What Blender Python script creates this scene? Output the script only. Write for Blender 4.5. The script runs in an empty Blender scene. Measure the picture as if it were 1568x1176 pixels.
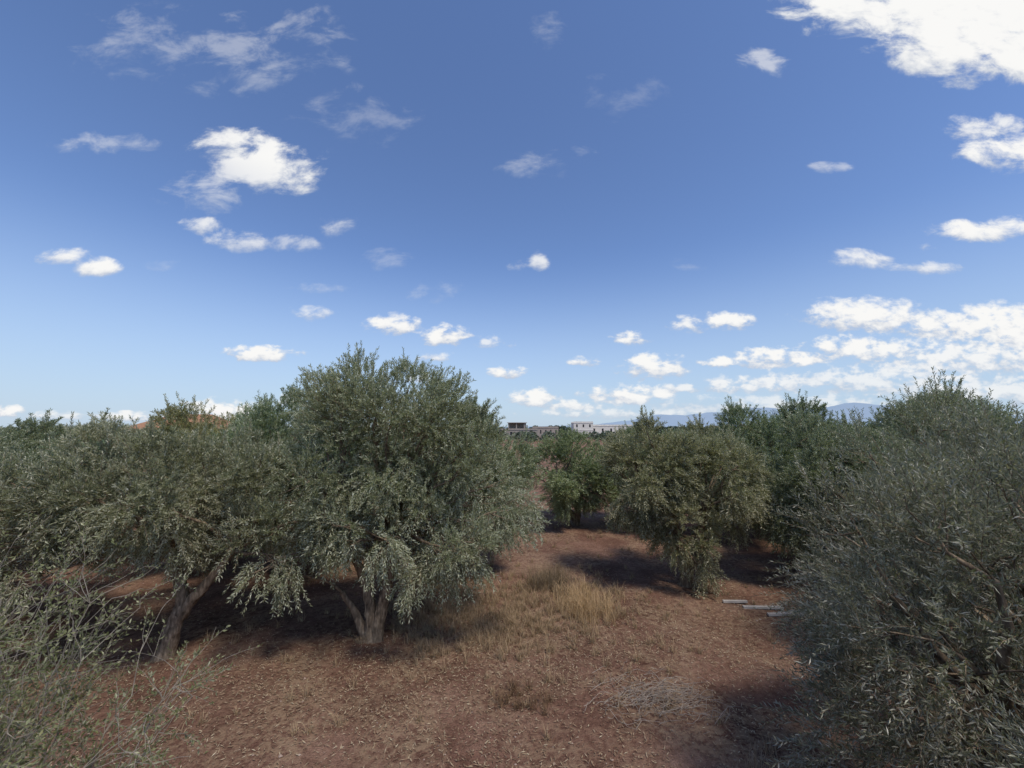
import bpy, math, random
import numpy as np
from mathutils import Vector

scene = bpy.context.scene
scene.view_settings.view_transform = 'Standard'
scene.view_settings.look = 'None'
scene.view_settings.exposure = 0
COL = scene.collection
SUN_EL = math.radians(60); SUN_AZ = math.radians(142)

# ------------------------------------------------------------------ helpers
def nrm(a):
    return a / np.maximum(np.linalg.norm(a, axis=-1, keepdims=True), 1e-9)

def gz(x, y):
    x = np.asarray(x, float); y = np.asarray(y, float)
    r = np.sqrt(x*x+y*y)
    a = 0.035*np.sin(x*0.9+0.6*np.sin(y*0.7)) + 0.03*np.sin(y*1.1+x*0.4) + 0.015*np.sin(x*2.7+y*1.9) + 0.01*np.sin(y*4.3-x*3.1)
    return a*np.exp(-r/60.0)

class MB:
    """mesh accumulator: polygons of 3 or 4 verts with material index and tone"""
    def __init__(s):
        s.v=[]; s.t=[]; s.f=[]; s.m=[]; s.n=0; s.sm=[]
    def add(s, verts, faces, mat=0, tone=0.5, smooth=False):
        verts=np.asarray(verts,np.float32).reshape(-1,3); faces=np.asarray(faces,np.int32)
        s.v.append(verts)
        t=np.broadcast_to(np.asarray(tone,np.float32),(len(verts),)); s.t.append(t)
        s.f.append(faces+s.n); s.m.append(np.full(len(faces),mat,np.int32)); s.sm.append(np.full(len(faces),smooth,bool))
        s.n+=len(verts)
    def mesh(s, name, mats):
        me=bpy.data.meshes.new(name)
        V=np.concatenate(s.v); T=np.concatenate(s.t)
        me.vertices.add(len(V)); me.vertices.foreach_set('co',V.ravel())
        loops=np.concatenate([f.ravel() for f in s.f])
        sizes=np.concatenate([np.full(len(f),f.shape[1],np.int32) for f in s.f])
        starts=np.concatenate([[0],np.cumsum(sizes)[:-1]]).astype(np.int32)
        me.loops.add(len(loops)); me.loops.foreach_set('vertex_index',loops.astype(np.int32))
        me.polygons.add(len(sizes)); me.polygons.foreach_set('loop_start',starts)
        me.polygons.foreach_set('material_index',np.concatenate(s.m))
        me.polygons.foreach_set('use_smooth',np.concatenate(s.sm))
        at=me.attributes.new('tone','FLOAT','POINT'); at.data.foreach_set('value',T)
        for m in mats: me.materials.append(m)
        me.update(calc_edges=True)
        return me

def obj(name, me, loc=(0,0,0), rot=0, scale=(1,1,1), parent=None, color=None):
    o=bpy.data.objects.new(name, me); o.location=loc; o.rotation_euler=(0,0,rot); o.scale=scale
    if parent: o.parent=parent
    if color: o.color=(*color,1)
    COL.objects.link(o); return o

def tube(mb, pts, rad, sides=7, mat=0, tone=0.5, rough=0.0, rng=None):
    pts=np.asarray(pts,float); rad=np.asarray(rad,float); n=len(pts)
    d=nrm(np.gradient(pts,axis=0))
    ref=np.array([1.,0.13,0.07]) if abs(d[:,2]).mean()>0.6 else np.array([0.05,0.1,1.])
    a=nrm(np.cross(d,ref)); b=np.cross(d,a)
    ang=np.linspace(0,2*np.pi,sides,endpoint=False)
    R=rad[:,None]*np.ones((1,sides))
    if rough and rng is not None:
        lobes=1+rough*np.sin(ang[None,:]*3+np.linspace(0,3,n)[:,None])+rough*0.8*rng.normal(size=(n,sides))*0.5
        R=R*lobes
    V=pts[:,None,:]+R[:,:,None]*(np.cos(ang)[None,:,None]*a[:,None,:]+np.sin(ang)[None,:,None]*b[:,None,:])
    i=np.arange(n-1)[:,None]*sides; j=np.arange(sides)[None,:]; k=(j+1)%sides
    F=np.stack([i+j,i+k,i+sides+k,i+sides+j],-1).reshape(-1,4)
    mb.add(V.reshape(-1,3),F,mat,tone,True)

def curve_pts(p0,p1,n,wob,rng,sag=0.0):
    t=np.linspace(0,1,n)[:,None]; p0=np.array(p0,float); p1=np.array(p1,float)
    L=np.linalg.norm(p1-p0)
    off=np.cumsum(rng.normal(size=(n,3)),axis=0)*wob*L/n**0.5
    off-=off[0]; off=off-(off[-1]*t)
    out=p0*(1-t)+p1*t+off
    out[:,2]+=sag*L*np.sin(t[:,0]*np.pi)
    return out

def add_twigs(mb, P, D, L, k, lL, lW, rng, tone0, droop=0.15, stem=0.004, spread=0.8, mleaf=1, mstem=0):
    N=len(P)
    t=(np.arange(k)+0.6)/k
    t=t[None,:]+rng.uniform(-.4,.4,(N,k))/k
    L_=L[:,None]*np.ones((1,k))
    base=P[:,None,:]+D[:,None,:]*(L_*t)[:,:,None]; base[:,:,2]-=droop*L_*t*t
    ref=nrm(rng.normal(size=(N,3))); A=nrm(np.cross(D,ref)); B=np.cross(D,A)
    phi=np.arange(k)[None,:]*2.4+rng.uniform(0,6.28,(N,1))+rng.uniform(-.5,.5,(N,k))
    rad=np.cos(phi)[:,:,None]*A[:,None,:]+np.sin(phi)[:,:,None]*B[:,None,:]
    ld=nrm(D[:,None,:]*0.75+rad*spread+rng.normal(size=(N,k,3))*0.22)
    w=nrm(np.cross(ld, D[:,None,:]+rng.normal(size=(N,k,3))*0.55))
    ll=lL*rng.uniform(.65,1.25,(N,k))[:,:,None]; lw=lW*rng.uniform(.75,1.2,(N,k))[:,:,None]*0.5
    nn=nrm(np.cross(ld,w))
    v0=base; tip=base+ld*ll-nn*ll*0.12
    m=base+ld*ll*0.48
    V=np.stack([v0,m+w*lw,tip,m-w*lw],2).reshape(-1,3)
    M=N*k
    F=(np.arange(M)[:,None]*4+np.arange(4)[None,:])
    tn=np.clip(tone0[:,None]+rng.normal(size=(N,k))*0.19,0,1)
    mb.add(V,F,mleaf,np.repeat(tn.ravel(),4))
    if stem>0:
        e=P+D*L[:,None]; e[:,2]-=droop*L
        md=P+D*L[:,None]*0.5; md[:,2]-=droop*L*0.25
        s=A*stem
        V=np.stack([P-s,P+s,md+s*.8,md-s*.8,e+s*.3,e-s*.3],1).reshape(-1,3)
        F=np.concatenate([np.arange(N)[:,None]*6+np.array([[0,1,2,3]]),np.arange(N)[:,None]*6+np.array([[3,2,4,5]])])
        mb.add(V,F,mstem,0.3)

# ------------------------------------------------------------------ materials
def newmat(name):
    m=bpy.data.materials.new(name); m.use_nodes=True; nt=m.node_tree; nt.nodes.clear()
    return m,nt
def N(nt,t,**kw):
    n=nt.nodes.new(t)
    for k,v in kw.items(): setattr(n,k,v)
    return n
def ramp(nt,stops,fac):
    r=N(nt,'ShaderNodeValToRGB'); cr=r.color_ramp
    while len(cr.elements)>1: cr.elements.remove(cr.elements[-1])
    cr.elements[0].position=stops[0][0]; cr.elements[0].color=(*stops[0][1],1)
    for p,c in stops[1:]:
        e=cr.elements.new(p); e.color=(*c,1)
    nt.links.new(fac,r.inputs[0]); return r
def mixc(nt,a,b,f,bt='MIX'):
    m=N(nt,'ShaderNodeMix'); m.data_type='RGBA'; m.blend_type=bt
    for s,v in ((m.inputs[6],a),(m.inputs[7],b),(m.inputs[0],f)):
        if hasattr(v,'is_linked'): nt.links.new(v,s)
        elif isinstance(v,(int,float)): s.default_value=v
        else: s.default_value=(*v,1)
    return m.outputs[2]

def leaf_mat(name, stops, back, trans=0.18, gloss=.05):
    m,nt=newmat(name); L=nt.links
    at=N(nt,'ShaderNodeAttribute'); at.attribute_name='tone'
    r=ramp(nt,stops,at.outputs['Fac'])
    oi=N(nt,'ShaderNodeObjectInfo')
    geo=N(nt,'ShaderNodeNewGeometry')
    c=mixc(nt,r.outputs[0],back,geo.outputs['Backfacing'])
    c=mixc(nt,c,oi.outputs['Color'],1.0,'MULTIPLY')
    p=N(nt,'ShaderNodeBsdfDiffuse'); L.new(c,p.inputs['Color'])
    tr=N(nt,'ShaderNodeBsdfTranslucent'); L.new(mixc(nt,c,(1.2,1.35,.65),1.0,'MULTIPLY'),tr.inputs['Color'])
    mx=N(nt,'ShaderNodeMixShader'); mx.inputs[0].default_value=trans
    L.new(p.outputs[0],mx.inputs[1]); L.new(tr.outputs[0],mx.inputs[2])
    out=mx.outputs[0]
    if gloss:
        g=N(nt,'ShaderNodeBsdfGlossy'); g.inputs['Roughness'].default_value=.45; g.inputs['Color'].default_value=(.9,.9,.9,1)
        m2=N(nt,'ShaderNodeMixShader'); m2.inputs[0].default_value=gloss
        L.new(out,m2.inputs[1]); L.new(g.outputs[0],m2.inputs[2]); out=m2.outputs[0]
    o=N(nt,'ShaderNodeOutputMaterial'); L.new(out,o.inputs[0]); return m

olive_leaf=leaf_mat('olive_leaf',[(0,(.10,.11,.055)),(.4,(.205,.217,.115)),(.75,(.31,.32,.195)),(1,(.50,.50,.36))],(.44,.44,.33),trans=.25)
shrub_leaf=leaf_mat('shrub_leaf',[(0,(.14,.16,.055)),(.6,(.24,.26,.10)),(1,(.35,.35,.16))],(.24,.25,.13),trans=.3)
straw=leaf_mat('dry_straw',[(0,(.16,.10,.065)),(.5,(.35,.25,.16)),(1,(.58,.48,.33))],(.33,.24,.155),trans=.1,gloss=0)

def bark_mat():
    m,nt=newmat('olive_bark'); L=nt.links
    tc=N(nt,'ShaderNodeTexCoord'); mp=N(nt,'ShaderNodeMapping'); mp.inputs['Scale'].default_value=(1,1,.3)
    L.new(tc.outputs['Object'],mp.inputs[0])
    no=N(nt,'ShaderNodeTexNoise'); no.inputs['Scale'].default_value=22; no.inputs['Detail'].default_value=6
    L.new(mp.outputs[0],no.inputs[0])
    r=ramp(nt,[(.3,(.09,.066,.045)),(.55,(.25,.185,.125)),(.75,(.42,.33,.23))],no.outputs['Fac'])
    p=N(nt,'ShaderNodeBsdfPrincipled'); p.inputs['Roughness'].default_value=.9; p.inputs['Specular IOR Level'].default_value=.1
    L.new(r.outputs[0],p.inputs['Base Color'])
    b=N(nt,'ShaderNodeBump'); b.inputs['Strength'].default_value=.8; b.inputs['Distance'].default_value=.04
    L.new(no.outputs['Fac'],b.inputs['Height']); L.new(b.outputs[0],p.inputs['Normal'])
    o=N(nt,'ShaderNodeOutputMaterial'); L.new(p.outputs[0],o.inputs[0]); return m
bark=bark_mat()

def plain(name,c,c2=None,scale=3,rough=.9,bump=.2,emit=None):
    m,nt=newmat(name); L=nt.links
    tc=N(nt,'ShaderNodeTexCoord')
    no=N(nt,'ShaderNodeTexNoise'); no.inputs['Scale'].default_value=scale; no.inputs['Detail'].default_value=7
    L.new(tc.outputs['Object'],no.inputs[0])
    c2=c2 or tuple(x*.7 for x in c)
    r=ramp(nt,[(.3,c2),(.7,c)],no.outputs['Fac'])
    p=N(nt,'ShaderNodeBsdfPrincipled'); p.inputs['Roughness'].default_value=rough; p.inputs['Specular IOR Level'].default_value=.15
    L.new(r.outputs[0],p.inputs['Base Color'])
    if emit:
        p.inputs['Emission Color'].default_value=(*emit,1); p.inputs['Emission Strength'].default_value=1
    if bump:
        b=N(nt,'ShaderNodeBump'); b.inputs['Strength'].default_value=bump; b.inputs['Distance'].default_value=.02
        L.new(no.outputs['Fac'],b.inputs['Height']); L.new(b.outputs[0],p.inputs['Normal'])
    o=N(nt,'ShaderNodeOutputMaterial'); L.new(p.outputs[0],o.inputs[0]); return m

def ground_mat():
    m,nt=newmat('red_soil'); L=nt.links
    tc=N(nt,'ShaderNodeTexCoord'); P=tc.outputs['Object']
    def noise(sc,det=6,ro=.6,dist=0):
        n=N(nt,'ShaderNodeTexNoise'); n.inputs['Scale'].default_value=sc; n.inputs['Detail'].default_value=det
        n.inputs['Roughness'].default_value=ro; n.inputs['Distortion'].default_value=dist; L.new(P,n.inputs[0]); return n.outputs['Fac']
    n1=noise(.6,8,.65,.4); n2=noise(9,7,.7); n3=noise(60,3,.7); n4=noise(.5,6,.65,1.0)
    c=ramp(nt,[(.32,(.13,.068,.048)),(.5,(.215,.118,.083)),(.7,(.34,.21,.15))],n1).outputs[0]
    d=ramp(nt,[(.3,(.5,.46,.44)),(.55,(1,1,1)),(.75,(1.35,1.35,1.35))],n2).outputs[0]
    c=mixc(nt,c,d,.85,'MULTIPLY')
    g=ramp(nt,[(.35,(.62,.6,.6)),(.5,(1,1,1)),(.68,(1.45,1.45,1.4))],n3).outputs[0]
    c=mixc(nt,c,g,.8,'MULTIPLY')
    ms=N(nt,'ShaderNodeMath',operation='MULTIPLY'); L.new(ramp(nt,[(.43,(0,0,0)),(.58,(1,1,1))],n4).outputs[0],ms.inputs[0])
    L.new(ramp(nt,[(.44,(0,0,0)),(.55,(1,1,1))],n2).outputs[0],ms.inputs[1])
    m2=N(nt,'ShaderNodeMath',operation='MULTIPLY'); L.new(ms.outputs[0],m2.inputs[0]); m2.inputs[1].default_value=.65
    c=mixc(nt,c,(.34,.24,.15),m2.outputs[0])
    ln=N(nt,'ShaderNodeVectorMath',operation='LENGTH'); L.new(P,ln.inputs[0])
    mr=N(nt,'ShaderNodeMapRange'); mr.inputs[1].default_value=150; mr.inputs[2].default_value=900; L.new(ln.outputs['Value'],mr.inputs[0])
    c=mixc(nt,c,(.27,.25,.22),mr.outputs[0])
    p=N(nt,'ShaderNodeBsdfPrincipled'); p.inputs['Roughness'].default_value=.95; p.inputs['Specular IOR Level'].default_value=.08
    L.new(c,p.inputs['Base Color'])
    ad=N(nt,'ShaderNodeMath',operation='MULTIPLY_ADD'); L.new(n3,ad.inputs[0]); ad.inputs[1].default_value=.25; L.new(n2,ad.inputs[2])
    b=N(nt,'ShaderNodeBump'); b.inputs['Strength'].default_value=.9; b.inputs['Distance'].default_value=.07
    L.new(ad.outputs[0],b.inputs['Height']); L.new(b.outputs[0],p.inputs['Normal'])
    o=N(nt,'ShaderNodeOutputMaterial'); L.new(p.outputs[0],o.inputs[0]); return m

# ------------------------------------------------------------------ ground
s=np.linspace(-1,1,361); q=np.sinh(s*7.2)/np.sinh(7.2)*6000
X,Y=np.meshgrid(q,q,indexing='ij'); n=len(q)
V=np.stack([X,Y,gz(X,Y)],-1).reshape(-1,3)
i=np.arange(n-1)[:,None]*n; j=np.arange(n-1)[None,:]
F=np.stack([i+j,i+n+j,i+n+j+1,i+j+1],-1).reshape(-1,4)
mb=MB(); mb.add(V,F,0,.5,True); obj('ground',mb.mesh('ground',[ground_mat()]))

# ------------------------------------------------------------------ olive trees
def build_tree(name, crowns, stems, n_twigs, k=34, lL=.075, lW=.019, tl=(.28,.5), seed=0, shoots=120, lobe=(.3,.46), stem_w=.004, dens_in=.55):
    rng=np.random.default_rng(seed); mb=MB()
    LC=[];LR=[];LO=[];CC=[];CR=[]
    for (cx,cy,cz,rx,ry,rz,nl) in crowns:
        c=np.array([cx,cy,cz]); R=np.array([rx,ry,rz])
        ii=np.arange(nl)+.5; ph=np.arccos(1-2*ii/nl); th=np.pi*(1+5**.5)*ii+rng.uniform(0,6)
        u=np.stack([np.cos(th)*np.sin(ph),np.sin(th)*np.sin(ph),np.cos(ph)],1)
        u=nrm(u+rng.normal(size=u.shape)*.2)
        f=rng.uniform(.5,.95,nl)[:,None]
        LC.append(c+R*u*f); LR.append(R.mean()*rng.uniform(lobe[0]*.72,lobe[1]*.95,nl)); LO.append(u)
        CC.append(np.repeat(c[None],nl,0)); CR.append(np.repeat(R[None],nl,0))
    LC=np.concatenate(LC);LR=np.concatenate(LR);LO=np.concatenate(LO);CC=np.concatenate(CC);CR=np.concatenate(CR)
    ltone=rng.normal(0,.14,len(LC))
    w=LR**2; w/=w.sum()
    li=rng.choice(len(LC),n_twigs,p=w)
    u=nrm(rng.normal(size=(n_twigs,3))+LO[li]*.75)
    r=rng.uniform(dens_in,1.0,n_twigs)
    P=LC[li]+u*(LR[li]*r)[:,None]
    rel=(P-CC[li])/CR[li]
    out=nrm(rel)
    D=u*.5+out*.5+rng.normal(size=P.shape)*.35
    D[:,2]+=np.where(rel[:,2]>0,.55*rel[:,2]+.1,.9*rel[:,2])
    D=nrm(D)
    P=P-D*.12
    P[:,2]=np.maximum(P[:,2],.35)
    L=rng.uniform(tl[0],tl[1],n_twigs)
    tone=np.clip(.42+ltone[li]+rng.normal(0,.12,n_twigs),0,1)
    add_twigs(mb,P,D,L,k,lL,lW,rng,tone,droop=.22,stem=stem_w)
    if shoots:
        top=np.where(LO[:,2]>0.05)[0]
        li=rng.choice(top,shoots); u=nrm(rng.normal(size=(shoots,3))*.6+LO[li]*.6+np.array([0,0,.7]))
        P=LC[li]+u*LR[li][:,None]*.9; D=nrm(u*.5+np.array([0,0,1.])+rng.normal(size=u.shape)*.22)
        add_twigs(mb,P,D,rng.uniform(.3,.58,shoots),int(k*1.1),lL*.9,lW,rng,np.full(shoots,.5),droop=.05,stem=stem_w,spread=.55)
    ends=[]
    for st in stems:
        pts=np.array([p[:3] for p in st],float); rad=np.array([p[3] for p in st],float)
        t=np.linspace(0,len(pts)-1,len(pts)*5); 
        pp=np.stack([np.interp(t,np.arange(len(pts)),pts[:,a]) for a in range(3)],1)
        rr=np.interp(t,np.arange(len(pts)),rad)
        for _ in range(3): pp[1:-1]=(pp[:-2]+pp[1:-1]*2+pp[2:])/4
        pp[1:-1]+=rng.normal(size=pp[1:-1].shape)*rr[1:-1,None]*.1
        rr[0]*=1.45; rr[1]*=1.2
        tube(mb,pp,rr,11,0,.5,.14,rng); ends.append((pp[-1],rr[-1])); 
    for a in range(len(LC)):
        e=min(ends,key=lambda q:np.linalg.norm(q[0]-LC[a])); 
        pp=curve_pts(e[0],LC[a],7,.09,rng,.06); L0=np.linalg.norm(e[0]-LC[a])
        tube(mb,pp,np.linspace(min(e[1]*.6,.02+.022*L0),.012,7),6)
        for b in range(5):
            s0=pp[rng.integers(3,7)]; uu=nrm(rng.normal(size=3)+LO[a]*.6)
            tube(mb,curve_pts(s0,LC[a]+uu*LR[a]*.95,4,.08,rng),[.012,.009,.006,.003],4)
    return mb.mesh(name,[bark,olive_leaf])

def T(me,loc,rot=0,sc=(1,1,1),col=(1,1,1),parent=None):
    z=float(gz(loc[0],loc[1]))
    return obj('olive_tree',me,(loc[0],loc[1],z-.03),rot,sc,parent,col)

hero=build_tree('olive_tree',[
   (.1,.3,3.7,2.0,1.9,1.9,28),(-1.1,.2,3.1,1.6,1.5,1.45,15),(1.6,.2,3.0,1.5,1.5,1.5,15),(.9,-.2,4.3,.8,.9,1.0,7),(-.4,0,4.6,.8,.8,.9,6),
   (1.5,-.6,2.0,1.2,.8,.9,10),(-1.4,-.6,2.15,1.0,.9,.85,8),(.2,-1.2,2.5,1.0,.6,.7,8),(.5,.9,1.9,1.2,.7,.8,6)],
   [[(0,0,-.1,.14),(-.03,0,.5,.11),(-.15,.05,1.1,.09),(-.6,.1,1.9,.07)],
    [(.06,.02,-.1,.13),(.15,0,.5,.115),(.3,0,1.1,.1),(.35,.1,2.0,.08)],
    [(-.03,-.03,-.1,.1),(-.3,-.05,.55,.07),(-.6,-.1,1.0,.05)]],
   6200,k=33,seed=3,shoots=240)
T(hero,(-2.85,8.6),0,(1,1,1),(1,1.02,.98))

left=build_tree('olive_tree',[(-.6,.2,3.0,2.2,1.9,1.2,24),(1.1,.4,3.0,1.5,1.5,1.1,12),(-2.2,-.2,2.8,1.5,1.5,1.1,12),(1.9,-.3,2.3,.8,.8,.8,6),(-1.8,-.9,2.3,1.0,.7,.7,6)],
   [[(0,0,-.1,.16),(.1,0,.5,.135),(.25,.05,1.0,.12),(-.1,.1,1.8,.09)],[(.2,.03,.8,.1),(.6,.1,1.3,.09),(1.0,.2,1.9,.07)]],
   4900,k=34,seed=11,shoots=150)
T(left,(-6.6,8.1),0,(1,1,1),(.97,.94,.92))

varA=build_tree('olive_tree',[(0,0,2.9,1.9,1.9,1.6,22),(.8,-.3,2.2,1.3,1.2,1.3,10),(-.9,.2,2.3,1.3,1.3,1.3,10)],
   [[(0,0,-.1,.18),(.03,0,.7,.14),(-.3,0,1.5,.1)],[(.05,0,.3,.13),(.35,.05,1.0,.11),(.6,0,1.6,.08)]],3500,k=32,lL=.085,lW=.022,seed=21,shoots=110)
varB=build_tree('olive_tree',[(0,0,2.6,1.8,1.8,1.9,20),(.6,.5,3.1,1.2,1.2,1.2,9),(-.3,-.7,1.8,1.3,1.2,1.1,10)],
   [[(0,0,-.1,.17),(.1,0,.6,.13),(.2,0,1.4,.1)],[(0,0,.3,.12),(-.35,0,1.1,.09),(-.5,.1,1.7,.07)]],3200,k=30,lL=.09,lW=.023,seed=31,shoots=100)
cen=build_tree('olive_tree',[(-.95,0,3.1,1.15,1.4,1.3,14),(.95,.2,3.1,1.2,1.4,1.25,14),(0,.3,3.0,1.2,1.3,1.3,10),(.05,-.2,1.5,.95,1.0,1.05,12),(1.3,.2,2.2,.8,.8,.8,6),(-1.2,0,2.4,.8,.8,.8,6)],
   [[(0,0,-.1,.17),(.05,0,.6,.13),(-.2,0,1.4,.1)],[(.05,0,.3,.12),(.4,.05,1.1,.1),(.6,.1,1.8,.07)]],4200,k=34,lL=.08,lW=.02,seed=41,shoots=120)
T(cen,(4.75,11.5),0,(1.05,1,1),(1.02,.96,.85))

T(varA,(-1.3,12.3),.6,(.95,.95,1.0),(.92,1,.9))
T(varB,(-6.9,12.3),1.9,(1.05,1.05,1.12),(.85,.95,.85))
T(varA,(-9.9,13.2),2.4,(1.1,1.1,1.05),(1.15,1.04,.75))
T(varA,(-12.0,8.6),4.0,(1.15,1.15,.94),(.9,.92,.88))
T(varB,(-10.8,5.6),1.0,(1.0,1.0,.82),(.9,.9,.88))
T(varB,(-15.5,12.5),2.6,(1.15,1.15,.92),(.85,.9,.85))
T(varB,(-4.4,14.5),3.9,(1.0,1.0,1.0),(.8,.9,.8))
T(varB,(2.8,18.3),.3,(1.15,1.15,.84),(.9,1.0,.8))
T(varA,(6.3,18.0),1.3,(1.1,1.1,.9),(.9,1,.8))
T(varB,(9.6,16.0),5.0,(1.15,1.15,1.05),(.76,.86,.74))
T(varA,(12.6,17.0),3.0,(1.3,1.3,1.12),(.7,.8,.68))
T(varB,(14.5,14.0),2.2,(1.3,1.3,1.12),(.76,.84,.74))
T(varA,(11.6,11.0),0.3,(1.15,1.15,1.05),(.82,.85,.8))
T(varB,(8.9,11.6),4.1,(.95,.95,.95),(.82,.87,.8))

near=build_tree('olive_tree',[(0,0,2.35,2.1,2.1,1.6,26),(.6,.6,2.9,1.4,1.4,1.2,10),(-.8,-.4,1.5,1.5,1.5,1.2,14)],
   [[(0,0,-.1,.18),(.05,0,.6,.14),(-.3,0,1.4,.1)],[(.05,0,.3,.13),(.4,.1,1.1,.1),(.7,.3,1.8,.08)]],
   4700,k=30,lL=.062,lW=.0135,tl=(.3,.6),seed=51,shoots=380,stem_w=.003,lobe=(.3,.5))
T(near,(5.15,4.1),0,(1.05,1.05,.98),(.76,.72,.78))
T(near,(8.9,6.9),2.1,(1.12,1.12,1.1),(.82,.82,.82))
T(near,(4.7,1.5),4.4,(.85,.85,.8),(.72,.69,.74))

orch=bpy.data.objects.new('distant_olive_orchard',None); COL.objects.link(orch)
rr=random.Random(5)
def far_tree(x,y,s):
    me=rr.choice([varA,varB]); o=obj('tree_in_row',me,(x,y,-.05),rr.uniform(0,6.28),(s*1.05,s*1.05,s*rr.uniform(.8,.95)),orch,(rr.uniform(.75,1),rr.uniform(.85,1),rr.uniform(.75,.9)))
for ix in range(-12,13):
    for iy in range(0,16):
        x=ix*6.5+rr.uniform(-.8,.8); y=19+iy*7+rr.uniform(-.8,.8)
        if abs(x)>y*1.35+6: continue
        if -4<x<8 and y<24: continue
        if -0.08*y-1.5 < x < .42*y-1 and y>22: continue
        far_tree(x,y,rr.uniform(.9,1.08))

# ------------------------------------------------------------------ tree belt on the horizon
rng=np.random.default_rng(77); mb=MB()
cl=[]
for _ in range(900):
    a=rng.uniform(-1.15,1.15); d=rng.uniform(215,420)
    cl.append((math.sin(a)*d,math.cos(a)*d,rng.uniform(1.8,3.4)*(d/300)**.4))
for _ in range(60):
    a=rng.uniform(.04,.5); cl.append((math.sin(a)*240,math.cos(a)*240,rng.uniform(3.0,4.0)))
for _ in range(55):
    a=rng.uniform(-.02,.35); d=rng.uniform(120,175); cl.append((math.sin(a)*d,math.cos(a)*d,rng.uniform(1.2,2.3)))
cl=np.array(cl)
M=len(cl); K=110
u=nrm(rng.normal(size=(M,K,3))); u[:,:,2]=np.abs(u[:,:,2])
c=cl[:,None,:2]; h=cl[:,None,2]
P=np.stack([c[:,:,0]+u[:,:,0]*h*.9,c[:,:,1]+u[:,:,1]*h*.9,u[:,:,2]*h*1.25+.2*h],-1)
a=nrm(rng.normal(size=P.shape)); b=nrm(np.cross(a,rng.normal(size=P.shape)))
sz=(h*.2)[:,:,None]
V=np.stack([P-a*sz,P+b*sz*.6,P+a*sz,P-b*sz*.6],2).reshape(-1,3)
mb.add(V,np.arange(M*K)[:,None]*4+np.arange(4)[None],0,np.repeat(np.clip(rng.normal(.3,.15,M*K),0,1),4))
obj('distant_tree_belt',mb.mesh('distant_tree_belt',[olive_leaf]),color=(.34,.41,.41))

# ------------------------------------------------------------------ hills
mb=MB(); nx=160; ny=14
xs=np.linspace(-1500,6500,nx); ys=np.linspace(3600,5200,ny)
X,Y=np.meshgrid(xs,ys,indexing='ij')
t=(Y-3600)/1600
env=np.exp(-((X-3800)/1800)**2)*230+np.exp(-((X-1900)/800)**2)*70+18
Z=env*np.sin(np.clip(t,0,1)*np.pi)*(1+.1*np.sin(X/190)+.06*np.sin(X/83+1)+.03*np.sin(X/31))-3
i=np.arange(nx-1)[:,None]*ny; j=np.arange(ny-1)[None,:]
mb.add(np.stack([X,Y,Z],-1).reshape(-1,3),np.stack([i+j,i+ny+j,i+ny+j+1,i+j+1],-1).reshape(-1,4),0,.5,True)
obj('hills',mb.mesh('hills',[plain('hill_painted_haze',(.10,.11,.12),(.08,.09,.1),.004,1,0,emit=(.23,.32,.47))]))  # distance haze painted on the hills as a blue emission

# ------------------------------------------------------------------ buildings
def boxmesh(name,boxes,mat):
    mb=MB()
    for (x0,y0,z0,x1,y1,z1) in boxes:
        v=[(x0,y0,z0),(x1,y0,z0),(x1,y1,z0),(x0,y1,z0),(x0,y0,z1),(x1,y0,z1),(x1,y1,z1),(x0,y1,z1)]
        mb.add(v,[(0,3,2,1),(4,5,6,7),(0,1,5,4),(1,2,6,5),(2,3,7,6),(3,0,4,7)])
    return mb.mesh(name,[mat])
concrete=plain('raw_concrete',(.40,.35,.3),(.3,.26,.22),1.5)
white_r=plain('white_render',(.74,.71,.64),(.64,.61,.54),.8)
ochre=plain('ochre_render',(.55,.32,.17),(.46,.26,.13),1)
tile=plain('roof_tile',(.40,.22,.13),(.3,.15,.08),6)
dark=plain('window_dark',(.05,.055,.06),(.03,.03,.035),2,.3)
def building(name,loc,w,d,storeys,sh,wallm,rot=0,bays=5,roofm=None,parapet=.5,op=.44):
    e=bpy.data.objects.new(name,None); e.location=loc; e.rotation_euler=(0,0,rot); COL.objects.link(e)
    wb=[];win=[]
    bw=w/bays; a0=.5-op/2; a1=.5+op/2
    for sidx in range(storeys):
        z=sidx*sh
        for b in range(bays):
            x=-w/2+b*bw
            wb+= [(x,0,z,x+bw*a0,.3,z+sh-.25),(x+bw*a1,0,z,x+bw,.3,z+sh-.25),(x+bw*a0,0,z,x+bw*a1,.3,z+sh*.35),(x+bw*a0,0,z+sh*.75,x+bw*a1,.3,z+sh-.25)]
            win.append((x+bw*a0,.18,z+sh*.35,x+bw*a1,.24,z+sh*.75))
        wb+=[(-w/2,.3,z,-w/2+.3,d,z+sh-.25),(w/2-.3,.3,z,w/2,d,z+sh-.25),(-w/2+.3,d-.3,z,w/2-.3,d,z+sh-.25),(-w/2-.15,-.15,z+sh-.25,w/2+.15,d+.15,z+sh)]
    H=storeys*sh
    if parapet: wb+=[(-w/2,0,H,w/2,.2,H+parapet),(-w/2,d-.2,H,w/2,d,H+parapet)]
    obj('walls',boxmesh('walls',wb,wallm),parent=e); obj('windows',boxmesh('windows',win,dark),parent=e)
    if roofm:
        mb=MB(); o=.5
        v=[(-w/2-o,-o,H+.01),(w/2+o,-o,H+.01),(w/2+o,d+o,H+.01),(-w/2-o,d+o,H+.01),(-w/2+w*.25,d/2,H+1.2),(w/2-w*.25,d/2,H+1.2)]
        mb.add(v,[(0,1,5,4),(2,3,4,5)]); mb.add(v,[(1,2,5),(3,0,4)])
        obj('roof',mb.mesh('roof',[roofm]),parent=e)
    return e
b=building('concrete_building',(2.5,150,0),14,9,1,3.8,concrete,bays=5,parapet=.3,op=.3)
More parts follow.
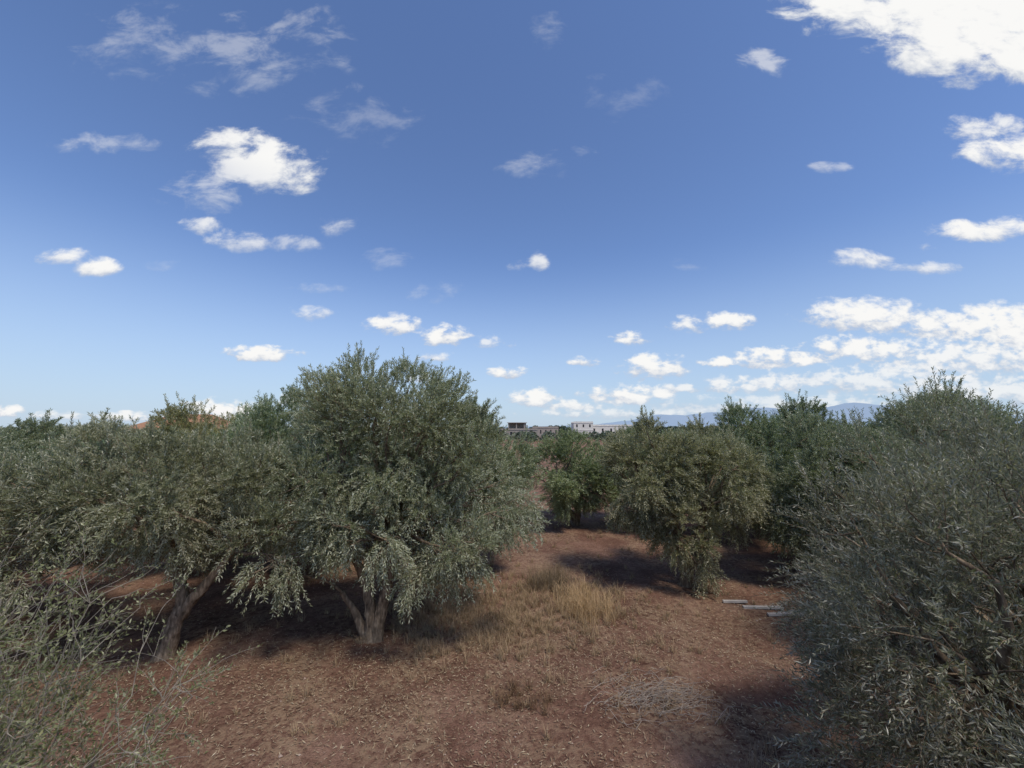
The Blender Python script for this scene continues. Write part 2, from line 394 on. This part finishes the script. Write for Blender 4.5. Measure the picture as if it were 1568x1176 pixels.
obj('upper_storey',boxmesh('upper_storey',[(-4,2,4.12,-3.6,2.4,6.2),(-1,2,4.12,-.6,2.4,6.2),(2,2,4.12,2.4,2.4,6.2),(-4,7,4.12,3,7.3,6.2),(-4.4,1.6,6.2,3.2,7.6,6.4),(3.2,0.5,4.12,3.4,7,5.4)],concrete),parent=b)
building('white_villa',(33,185,0),9,8,2,3.4,white_r,bays=3,op=.25)
building('white_farm_building',(47,190,0),20,8,1,5.4,white_r,bays=5,op=.22)
building('ochre_house',(-24.5,29,0),5.0,7,1,4.2,ochre,rot=.35,bays=3,roofm=tile,parapet=0)
building('long_concrete_building',(16,190,0),12,8,1,4.5,concrete,bays=5,op=.25)

# ------------------------------------------------------------------ dry grass, litter, pebbles, brush
rng=np.random.default_rng(9)
mb=MB()
n=280000
d=3.2+20*rng.uniform(0,1,n)**1.3; x=rng.uniform(-1.25,1.05,n)*(d+1)
dens=np.clip(.5+.35*np.sin(x*.9+np.sin(d*.8)*1.5)*np.sin(d*1.1+x*.5)+.35*np.sin(x*2.3+d*.9)*np.sin(d*2.7-x*1.3+1),0,1)
patch=np.exp(-(((x-.3)/2.5)**2+((d-9.8)/2.2)**2))+.9*np.exp(-(((x+3)/3.5)**2+((d-7.4)/1.3)**2))+.7*np.exp(-(((x-4.5)/2.8)**2+((d-9)/1.4)**2))
keep=rng.uniform(0,1,n)<(.05+.5*dens**3+.85*patch)
x=x[keep];d=d[keep];m=len(x)
a=rng.uniform(0,6.28,m); D=np.stack([np.cos(a),np.sin(a),rng.normal(0,.25,m)],1)
W=nrm(np.cross(D,np.stack([rng.normal(0,.4,m),rng.normal(0,.4,m),np.ones(m)],1)))
P=np.stack([x,d,gz(x,d)+.012+rng.uniform(0,.015,m)],1)
L=rng.uniform(.015,.042,m)[:,None]; w=rng.uniform(.003,.0078,m)[:,None]
V=np.stack([P-D*L,P+W*w,P+D*L,P-W*w],1).reshape(-1,3)
mb.add(V,np.arange(m)[:,None]*4+np.arange(4)[None],0,np.repeat(np.clip(rng.normal(.45,.25,m),0,1),4))
obj('leaf_litter',mb.mesh('leaf_litter',[straw]))

def grass(name,centres,mat,color=(1,1,1),hr=(.12,.35),nb=26,spread=.12,lean=.5):
    c=np.array(centres); M=len(c)
    a=rng.uniform(0,6.28,(M,nb)); r=rng.uniform(0,1,(M,nb))*spread*c[:,2:3]
    bx=c[:,0:1]+np.cos(a)*r; by=c[:,1:2]+np.sin(a)*r; bz=gz(bx,by)
    h=rng.uniform(hr[0],hr[1],(M,nb))*c[:,2:3]
    a2=rng.uniform(0,6.28,(M,nb)); ln=rng.uniform(.1,1,(M,nb))*lean*h
    B=np.stack([bx,by,bz-.01],-1); Mi=np.stack([bx+np.cos(a2)*ln*.35,by+np.sin(a2)*ln*.35,bz+h*.6],-1)
    Tp=np.stack([bx+np.cos(a2)*ln,by+np.sin(a2)*ln,bz+h],-1)
    s=np.stack([-np.sin(a2),np.cos(a2),0*a2],-1)*rng.uniform(.002,.005,(M,nb))[:,:,None]
    V=np.stack([B-s,B+s,Mi+s*.8,Mi-s*.8,Tp],2).reshape(-1,3); K=M*nb
    mb=MB(); tn=np.repeat(np.clip(rng.normal(.65,.2,K),0,1),5)
    f4=np.arange(K)[:,None]*5+np.array([[0,1,2,3]]); f3=np.arange(K)[:,None]*5+np.array([[3,2,4]])
    mb.add(V,f4,0,tn); 
    mb.f.append(f3.astype(np.int32)); mb.m.append(np.zeros(K,np.int32)); mb.sm.append(np.zeros(K,bool))
    obj(name,mb.mesh(name,[mat]),color=color)
cs=[]
for _ in range(620):
    cs.append((rng.normal(.3,1.5),rng.normal(10.1,1.1),rng.uniform(.3,.8)))
for _ in range(300):
    cs.append((rng.uniform(-9,9),rng.uniform(6,22),rng.uniform(.3,.7)))
for _ in range(260):
    cs.append((rng.normal(-1.2,1.0),rng.normal(9.3,.8),rng.uniform(.3,.8)))
grass('dry_grass',cs,straw,lean=1.4,color=(1.12,1.1,1.06))
cs=[(rng.normal(1.75,.33),rng.normal(10.1,.45),rng.uniform(.8,1.6)) for _ in range(110)]
grass('tall_dry_grass',cs,straw,color=(1.45,1.38,1.22),lean=1.1)
cs=[(rng.normal(.95,.35),rng.normal(11.3,.3),rng.uniform(1,1.5)) for _ in range(45)]
grass('grey_weed',cs,straw,color=(.78,.8,.82),hr=(.2,.42),lean=1.2)
cs=[(rng.normal(.15,.25),rng.normal(6.75,.17),rng.uniform(.4,.8)) for _ in range(16)]
grass('dry_weed',cs,straw,color=(.6,.52,.48),lean=1.6)
cs=[(rng.normal(3.1,.3),rng.normal(4.9,.5),rng.uniform(.8,1.4)) for _ in range(40)]
grass('pale_dry_grass',cs,straw,color=(1.05,1.05,1.12),lean=.9)

mb=MB(); n=1500
d=3.5+14*rng.uniform(0,1,n)**1.3; x=rng.uniform(-1.1,1,n)*d
for k in range(n):
    s_=rng.uniform(.006,.02)*(1 if rng.uniform()<.93 else 2)
    v=np.array([(1,0,0),(-1,0,0),(0,1,0),(0,-1,0),(0,0,.7),(0,0,-.7)])*s_*rng.uniform(.6,1.2,(6,1))
    mb.add(v+np.array([x[k],d[k],float(gz(x[k],d[k]))+s_*.3]),[(0,2,4),(2,1,4),(1,3,4),(3,0,4),(2,0,5),(1,2,5),(3,1,5),(0,3,5)],0,.5)
obj('pebbles',mb.mesh('pebbles',[plain('pebble',(.42,.32,.26),(.28,.19,.14),3)]))

twigm=plain('grey_twig',(.42,.36,.30),(.24,.19,.15),8)
shrubtwig=plain('shrub_twig',(.38,.33,.26),(.2,.17,.13),8)
mb=MB()
for k in range(230):
    c=np.array([rng.normal(2.25,.42),rng.normal(6.75,.26)]); a=rng.normal(-.3,1.2); L=rng.uniform(.08,.34)
    z=float(gz(*c))+.02+abs(rng.normal(0,.035))
    p0=np.array([c[0]-math.cos(a)*L,c[1]-math.sin(a)*L*.7,z]); p1=np.array([c[0]+math.cos(a)*L,c[1]+math.sin(a)*L*.7,z+abs(rng.normal(0,.05))])
    tube(mb,curve_pts(p0,p1,5,.2,rng,.03),np.linspace(.0045,.0018,5),3)
obj('brushwood_pile',mb.mesh('brushwood_pile',[twigm]))

wood=plain('weathered_wood',(.55,.5,.45),(.4,.36,.32),6)
mb=MB()
for (x,y,a,L,w,z) in [(6.0,10.05,-.12,.45,.05,.03),(6.35,9.7,-.03,.45,.045,.03),(6.9,9.8,.08,.4,.055,.03),(5.5,10.35,-.15,.28,.04,.03)]:
    ca,sa=math.cos(a),math.sin(a); v=[]
    g=float(gz(x,y))
    for zz in (g+.005,g+z+.02):
        for (u_,v_) in ((-L,-w),(L,-w*.8),(L*.97,w*.9),(-L*.99,w)):
            v.append((x+u_*ca-v_*sa,y+u_*sa+v_*ca,zz+(.03 if u_>0 else 0)))
    mb.add(v,[(0,3,2,1),(4,5,6,7),(0,1,5,4),(1,2,6,5),(2,3,7,6),(3,0,4,7)])
obj('timber_planks',mb.mesh('timber_planks',[wood]))

# ------------------------------------------------------------------ near left shrub
def shrub():
    rng=np.random.default_rng(15); mb=MB(); TP=[];TD=[]
    for k in range(60):
        b=np.array([rng.normal(0,.15),rng.normal(0,.15),-.05])
        fx=rng.uniform(-.6,1.75)
        e=np.array([fx,rng.uniform(-.7,1.2),rng.uniform(1.9,3.15)-.4*max(0,fx-.7)])
        pp=curve_pts(b,e,12,.06,rng,.04); pp[:,0]+=0.15*np.sin(np.linspace(0,3,12))
        tube(mb,pp,np.linspace(.013,.002,12),5)
        for q in range(16):
            i0=rng.integers(5,12); p=pp[i0]; dr=nrm(nrm(pp[min(i0,11)]-pp[i0-1])*.8+rng.normal(size=3)*.6)
            L=rng.uniform(.2,.6); tp=curve_pts(p,p+dr*L,6,.1,rng)
            tube(mb,tp,np.linspace(.0034,.0012,6),3)
            for r in range(4):
                i1=rng.integers(1,6); TP.append(tp[i1]); TD.append(nrm(dr+rng.normal(size=3)*.6))
    TP=np.array(TP);TD=np.array(TD)
    add_twigs(mb,TP,TD,rng.uniform(.1,.26,len(TP)),8,.036,.015,rng,rng.uniform(.1,.9,len(TP)),stem=.0014,spread=.9)
    return mb.mesh('leafy_shrub',[shrubtwig,shrub_leaf])
obj('leafy_shrub',shrub(),(-4.15,2.6,0),color=(.92,.88,.9))

# ------------------------------------------------------------------ clouds: a sparse cloud field on a far shell
clouds=[ # tan-azimuth, tan-elevation, radii, strength, opacity
(1.11,1.20,.34,.15,1.35,1),(1.27,1.08,.26,.15,1.4,1),(1.4,1.2,.2,.2,1.4,1),(1.36,1.02,.14,.09,1.3,1),(.69,1.0,.08,.05,.75,.5),(1.29,.81,.10,.045,.95,.85),(1.34,.735,.14,.06,1.05,1),
(1.08,.475,.06,.02,.85,.9),(1.235,.512,.15,.032,1.05,1),(1.33,.525,.1,.035,1,1),(.898,.433,.1,.03,.9,.9),(1.077,.415,.09,.022,.85,.8),(.854,.695,.055,.018,.7,.4),
(.917,.285,.17,.05,1.15,1),(.895,.2,.15,.04,1.05,1),(1.117,.262,.16,.045,1.05,1),(1.267,.25,.17,.075,1.15,1),(1.156,.174,.3,.055,1.0,.9),(.675,.174,.12,.03,1.1,1),(.541,.163,.065,.017,1.0,1),
(.603,.107,.14,.026,.95,.85),(.935,.12,.34,.04,.95,.75),(1.25,.09,.38,.045,1.0,.75),(.556,.273,.065,.028,1.05,1),(.454,.262,.055,.026,.9,.9),(.303,.227,.052,.019,1.0,1),
(.181,.168,.044,.015,1.0,1),(.358,.154,.085,.038,1.1,1),(-.015,.139,.052,.018,1.1,1),(.298,.082,.12,.028,1.1,1),(.059,.073,.075,.028,1.1,1),(.16,.055,.09,.018,1.0,.9),(.42,.1,.06,.016,.85,.8),
(-.309,.262,.07,.03,1.1,1),(-.174,.234,.067,.032,1.1,1),(-.639,.188,.095,.023,1.15,1),(-1.177,.442,.07,.026,1.0,.95),(-1.09,.415,.07,.027,1.0,1),
(-.65,.69,.14,.085,1.15,1),(-.76,.76,.11,.05,.98,.95),(-.78,.64,.18,.08,.72,.45),(-.83,.53,.055,.025,.82,.8),(-.716,.488,.08,.034,.78,.7),(-.57,.48,.07,.03,.72,.55),(-.47,.53,.06,.04,.74,.5),
(-1.12,.765,.16,.035,.7,.35),(-1.02,1.05,.2,.12,.66,.25),(-.76,1.02,.18,.13,.68,.3),(-.58,1.05,.14,.13,.66,.26),(-.42,.83,.17,.1,.62,.17),(.06,.70,.1,.05,.66,.25),(.21,.735,.06,.035,.65,.2),
(.005,.42,.042,.026,.8,.75),(.07,.43,.028,.032,.85,.8),(.108,1.1,.055,.06,.65,.18),(-.52,.293,.07,.022,.78,.6),(-.5,.36,.08,.018,.7,.3),(-.048,.217,.05,.022,.75,.7),(-.9,.42,.07,.022,.65,.25),(.3,.9,.12,.08,.55,.12),(-.33,.43,.07,.035,.65,.25),(-.2,.35,.1,.04,.6,.25),(.45,.42,.06,.02,.6,.2),
(-1.26,.04,.05,.018,1.1,1),(-.97,.027,.08,.015,1.0,.9),(-.73,.035,.12,.035,1.15,1),(-.86,.023,.06,.012,1,.9),(-1.13,.03,.1,.013,.9,.7),(-.236,.126,.034,.017,.95,1),(-.19,.18,.05,.014,.8,.8),(-.1,.04,.06,.018,1,.9),(-.55,.07,.05,.016,1,.8),(.7,.055,.42,.03,.9,.6),(.25,.035,.22,.015,.9,.65),
]
gx=np.arange(-1.75,1.8,.0075); gzv=np.concatenate([np.arange(.004,.32,.0035),np.arange(.32,1.45,.0075)])
X,Z=np.meshgrid(gx,gzv,indexing='ij')
msk=np.zeros_like(X); opa=np.zeros_like(X); low=np.zeros_like(X); wsum=np.full_like(X,1e-6)
for (cx,cz,rx,rz,st,op) in clouds:
    rx*=1.25; rz*=1.3
    u_=(X-cx)/rx; v_=(Z-cz)/rz
    v2=np.where(v_<0,v_*1.25,v_)      # flatter bases
    m_=st*(1-.9*(u_**2+v2**2)); m_=np.maximum(m_,0)
    wt=m_**2; opa+=wt*op; low+=wt*v_; wsum+=wt
    msk=np.maximum(msk,m_)
opa/=wsum; low/=wsum
R=9000.; inv=R/np.sqrt(1+X*X+Z*Z)
V=np.stack([X*inv,inv,Z*inv],-1)
nx,nz=X.shape
i=np.arange(nx-1)[:,None]*nz; j=np.arange(nz-1)[None,:]
F=np.stack([i+j,i+nz+j,i+nz+j+1,i+j+1],-1).reshape(-1,4)
mf=msk.ravel(); F=F[(mf[F]>0.0).any(1)]
used=np.unique(F); remap=np.zeros(nx*nz,int); remap[used]=np.arange(len(used))
mb=MB(); mb.add(V.reshape(-1,3)[used],remap[F],0,mf[used],True)
m,nt=newmat('cloud_painted_light'); L=nt.links  # emissive sheet, its glow stands in for sunlight on cloud
me=mb.mesh('clouds',[m])
fine=np.clip((.5-Z)/.3,0,1); fine=fine*fine*(3-2*fine)
for nm,arr in (('opa',opa),('low',low),('fine',fine)):
    at=me.attributes.new(nm,'FLOAT','POINT'); at.data.foreach_set('value',arr.ravel()[used].astype(np.float32))
qv=np.stack([X,Z*1.7,np.zeros_like(X)],-1).reshape(-1,3)[used].astype(np.float32)
at=me.attributes.new('deck','FLOAT_VECTOR','POINT'); at.data.foreach_set('vector',qv.ravel())
obj('clouds',me)
def A(nm):
    a=N(nt,'ShaderNodeAttribute'); a.attribute_name=nm; return a
def MM(nt,op,a,b=None,c=None,clamp=False):
    n=N(nt,'ShaderNodeMath',operation=op); n.use_clamp=clamp
    for i,v in enumerate((a,b,c)):
        if v is None: continue
        if hasattr(v,'is_linked'): nt.links.new(v,n.inputs[i])
        else: n.inputs[i].default_value=v
    return n.outputs[0]
def smooth(v,lo,hi):
    mr=N(nt,'ShaderNodeMapRange'); mr.interpolation_type='SMOOTHSTEP'; L.new(v,mr.inputs[0]); mr.inputs[1].default_value=lo; mr.inputs[2].default_value=hi; return mr.outputs[0]
dk=A('deck').outputs['Vector']
def cn(sc,det,ro,di):
    n=N(nt,'ShaderNodeTexNoise'); n.inputs['Scale'].default_value=sc; n.inputs['Detail'].default_value=det; n.inputs['Roughness'].default_value=ro; n.inputs['Distortion'].default_value=di
    L.new(dk,n.inputs[0]); return n.outputs['Fac']
na=cn(8,9,.62,.3); nb_=cn(22,7,.58,.15); ff=A('fine').outputs['Fac']
nm_=N(nt,'ShaderNodeMix'); L.new(ff,nm_.inputs[0]); L.new(na,nm_.inputs[2]); L.new(nb_,nm_.inputs[3])
nf=nm_.outputs[0]
t=MM(nt,'MULTIPLY_ADD',MM(nt,'SUBTRACT',nf,.5),3.0,A('tone').outputs['Fac'])
edge=smooth(A('tone').outputs['Fac'],0.0,.25)
dn=MM(nt,'MULTIPLY',MM(nt,'MULTIPLY',smooth(t,.32,1.05),edge),A('opa').outputs['Fac'])
n5=cn(26,4,.55,0)
sh=MM(nt,'MULTIPLY_ADD',MM(nt,'SUBTRACT',n5,.5),1.2,t)
painted_lit=smooth(MM(nt,'MULTIPLY_ADD',A('low').outputs['Fac'],.8,sh),.1,1.25)
cc=mixc(nt,(.54,.59,.69),(.95,.945,.93),painted_lit)  # shaded grey undersides and sunlit white tops painted into the cloud colour
em=N(nt,'ShaderNodeEmission'); L.new(cc,em.inputs[0]); tr=N(nt,'ShaderNodeBsdfTransparent')
mx=N(nt,'ShaderNodeMixShader'); L.new(dn,mx.inputs[0]); L.new(tr.outputs[0],mx.inputs[1]); L.new(em.outputs[0],mx.inputs[2])
o=N(nt,'ShaderNodeOutputMaterial'); L.new(mx.outputs[0],o.inputs[0])

# ------------------------------------------------------------------ world
w=bpy.data.worlds.new("World"); scene.world=w; w.use_nodes=True; nt=w.node_tree; nt.nodes.clear(); L=nt.links
sky=N(nt,'ShaderNodeTexSky'); sky.sky_type='NISHITA'; sky.sun_disc=False; sky.sun_elevation=SUN_EL; sky.sun_rotation=SUN_AZ
sky.altitude=200; sky.air_density=1.0; sky.dust_density=.4; sky.ozone_density=1.5
tc=N(nt,'ShaderNodeTexCoord'); sep=N(nt,'ShaderNodeSeparateXYZ'); L.new(tc.outputs['Generated'],sep.inputs[0])
c=mixc(nt,sky.outputs[0],(.86,.94,1.14),1.0,'MULTIPLY')
mr=N(nt,'ShaderNodeMapRange'); mr.interpolation_type='SMOOTHSTEP'; L.new(sep.outputs[2],mr.inputs[0]); mr.inputs[1].default_value=.42; mr.inputs[2].default_value=-.03
hz=MM(nt,'MULTIPLY',mr.outputs[0],.85)
c=mixc(nt,c,(3.4,4.35,5.5),hz)
bg=N(nt,'ShaderNodeBackground'); bg.inputs[1].default_value=.14; L.new(c,bg.inputs[0])
wo=N(nt,'ShaderNodeOutputWorld'); L.new(bg.outputs[0],wo.inputs[0])

# ------------------------------------------------------------------ sun
sl=bpy.data.lights.new('sun','SUN'); sl.energy=2.9; sl.angle=math.radians(10); sl.color=(1,.93,.82)
so=bpy.data.objects.new('sun',sl); COL.objects.link(so)
sd=Vector((math.sin(SUN_AZ)*math.cos(SUN_EL),math.cos(SUN_AZ)*math.cos(SUN_EL),math.sin(SUN_EL)))
so.rotation_euler=sd.to_track_quat('Z','Y').to_euler()

# ------------------------------------------------------------------ camera
cam=bpy.data.cameras.new('camera'); co=bpy.data.objects.new('camera',cam); COL.objects.link(co)
cam.sensor_width=36; cam.lens=14.0; cam.clip_end=14000; cam.clip_start=.05
co.location=(0,0,4.3); co.rotation_euler=(math.radians(90+6.3),0,0)
scene.camera=co
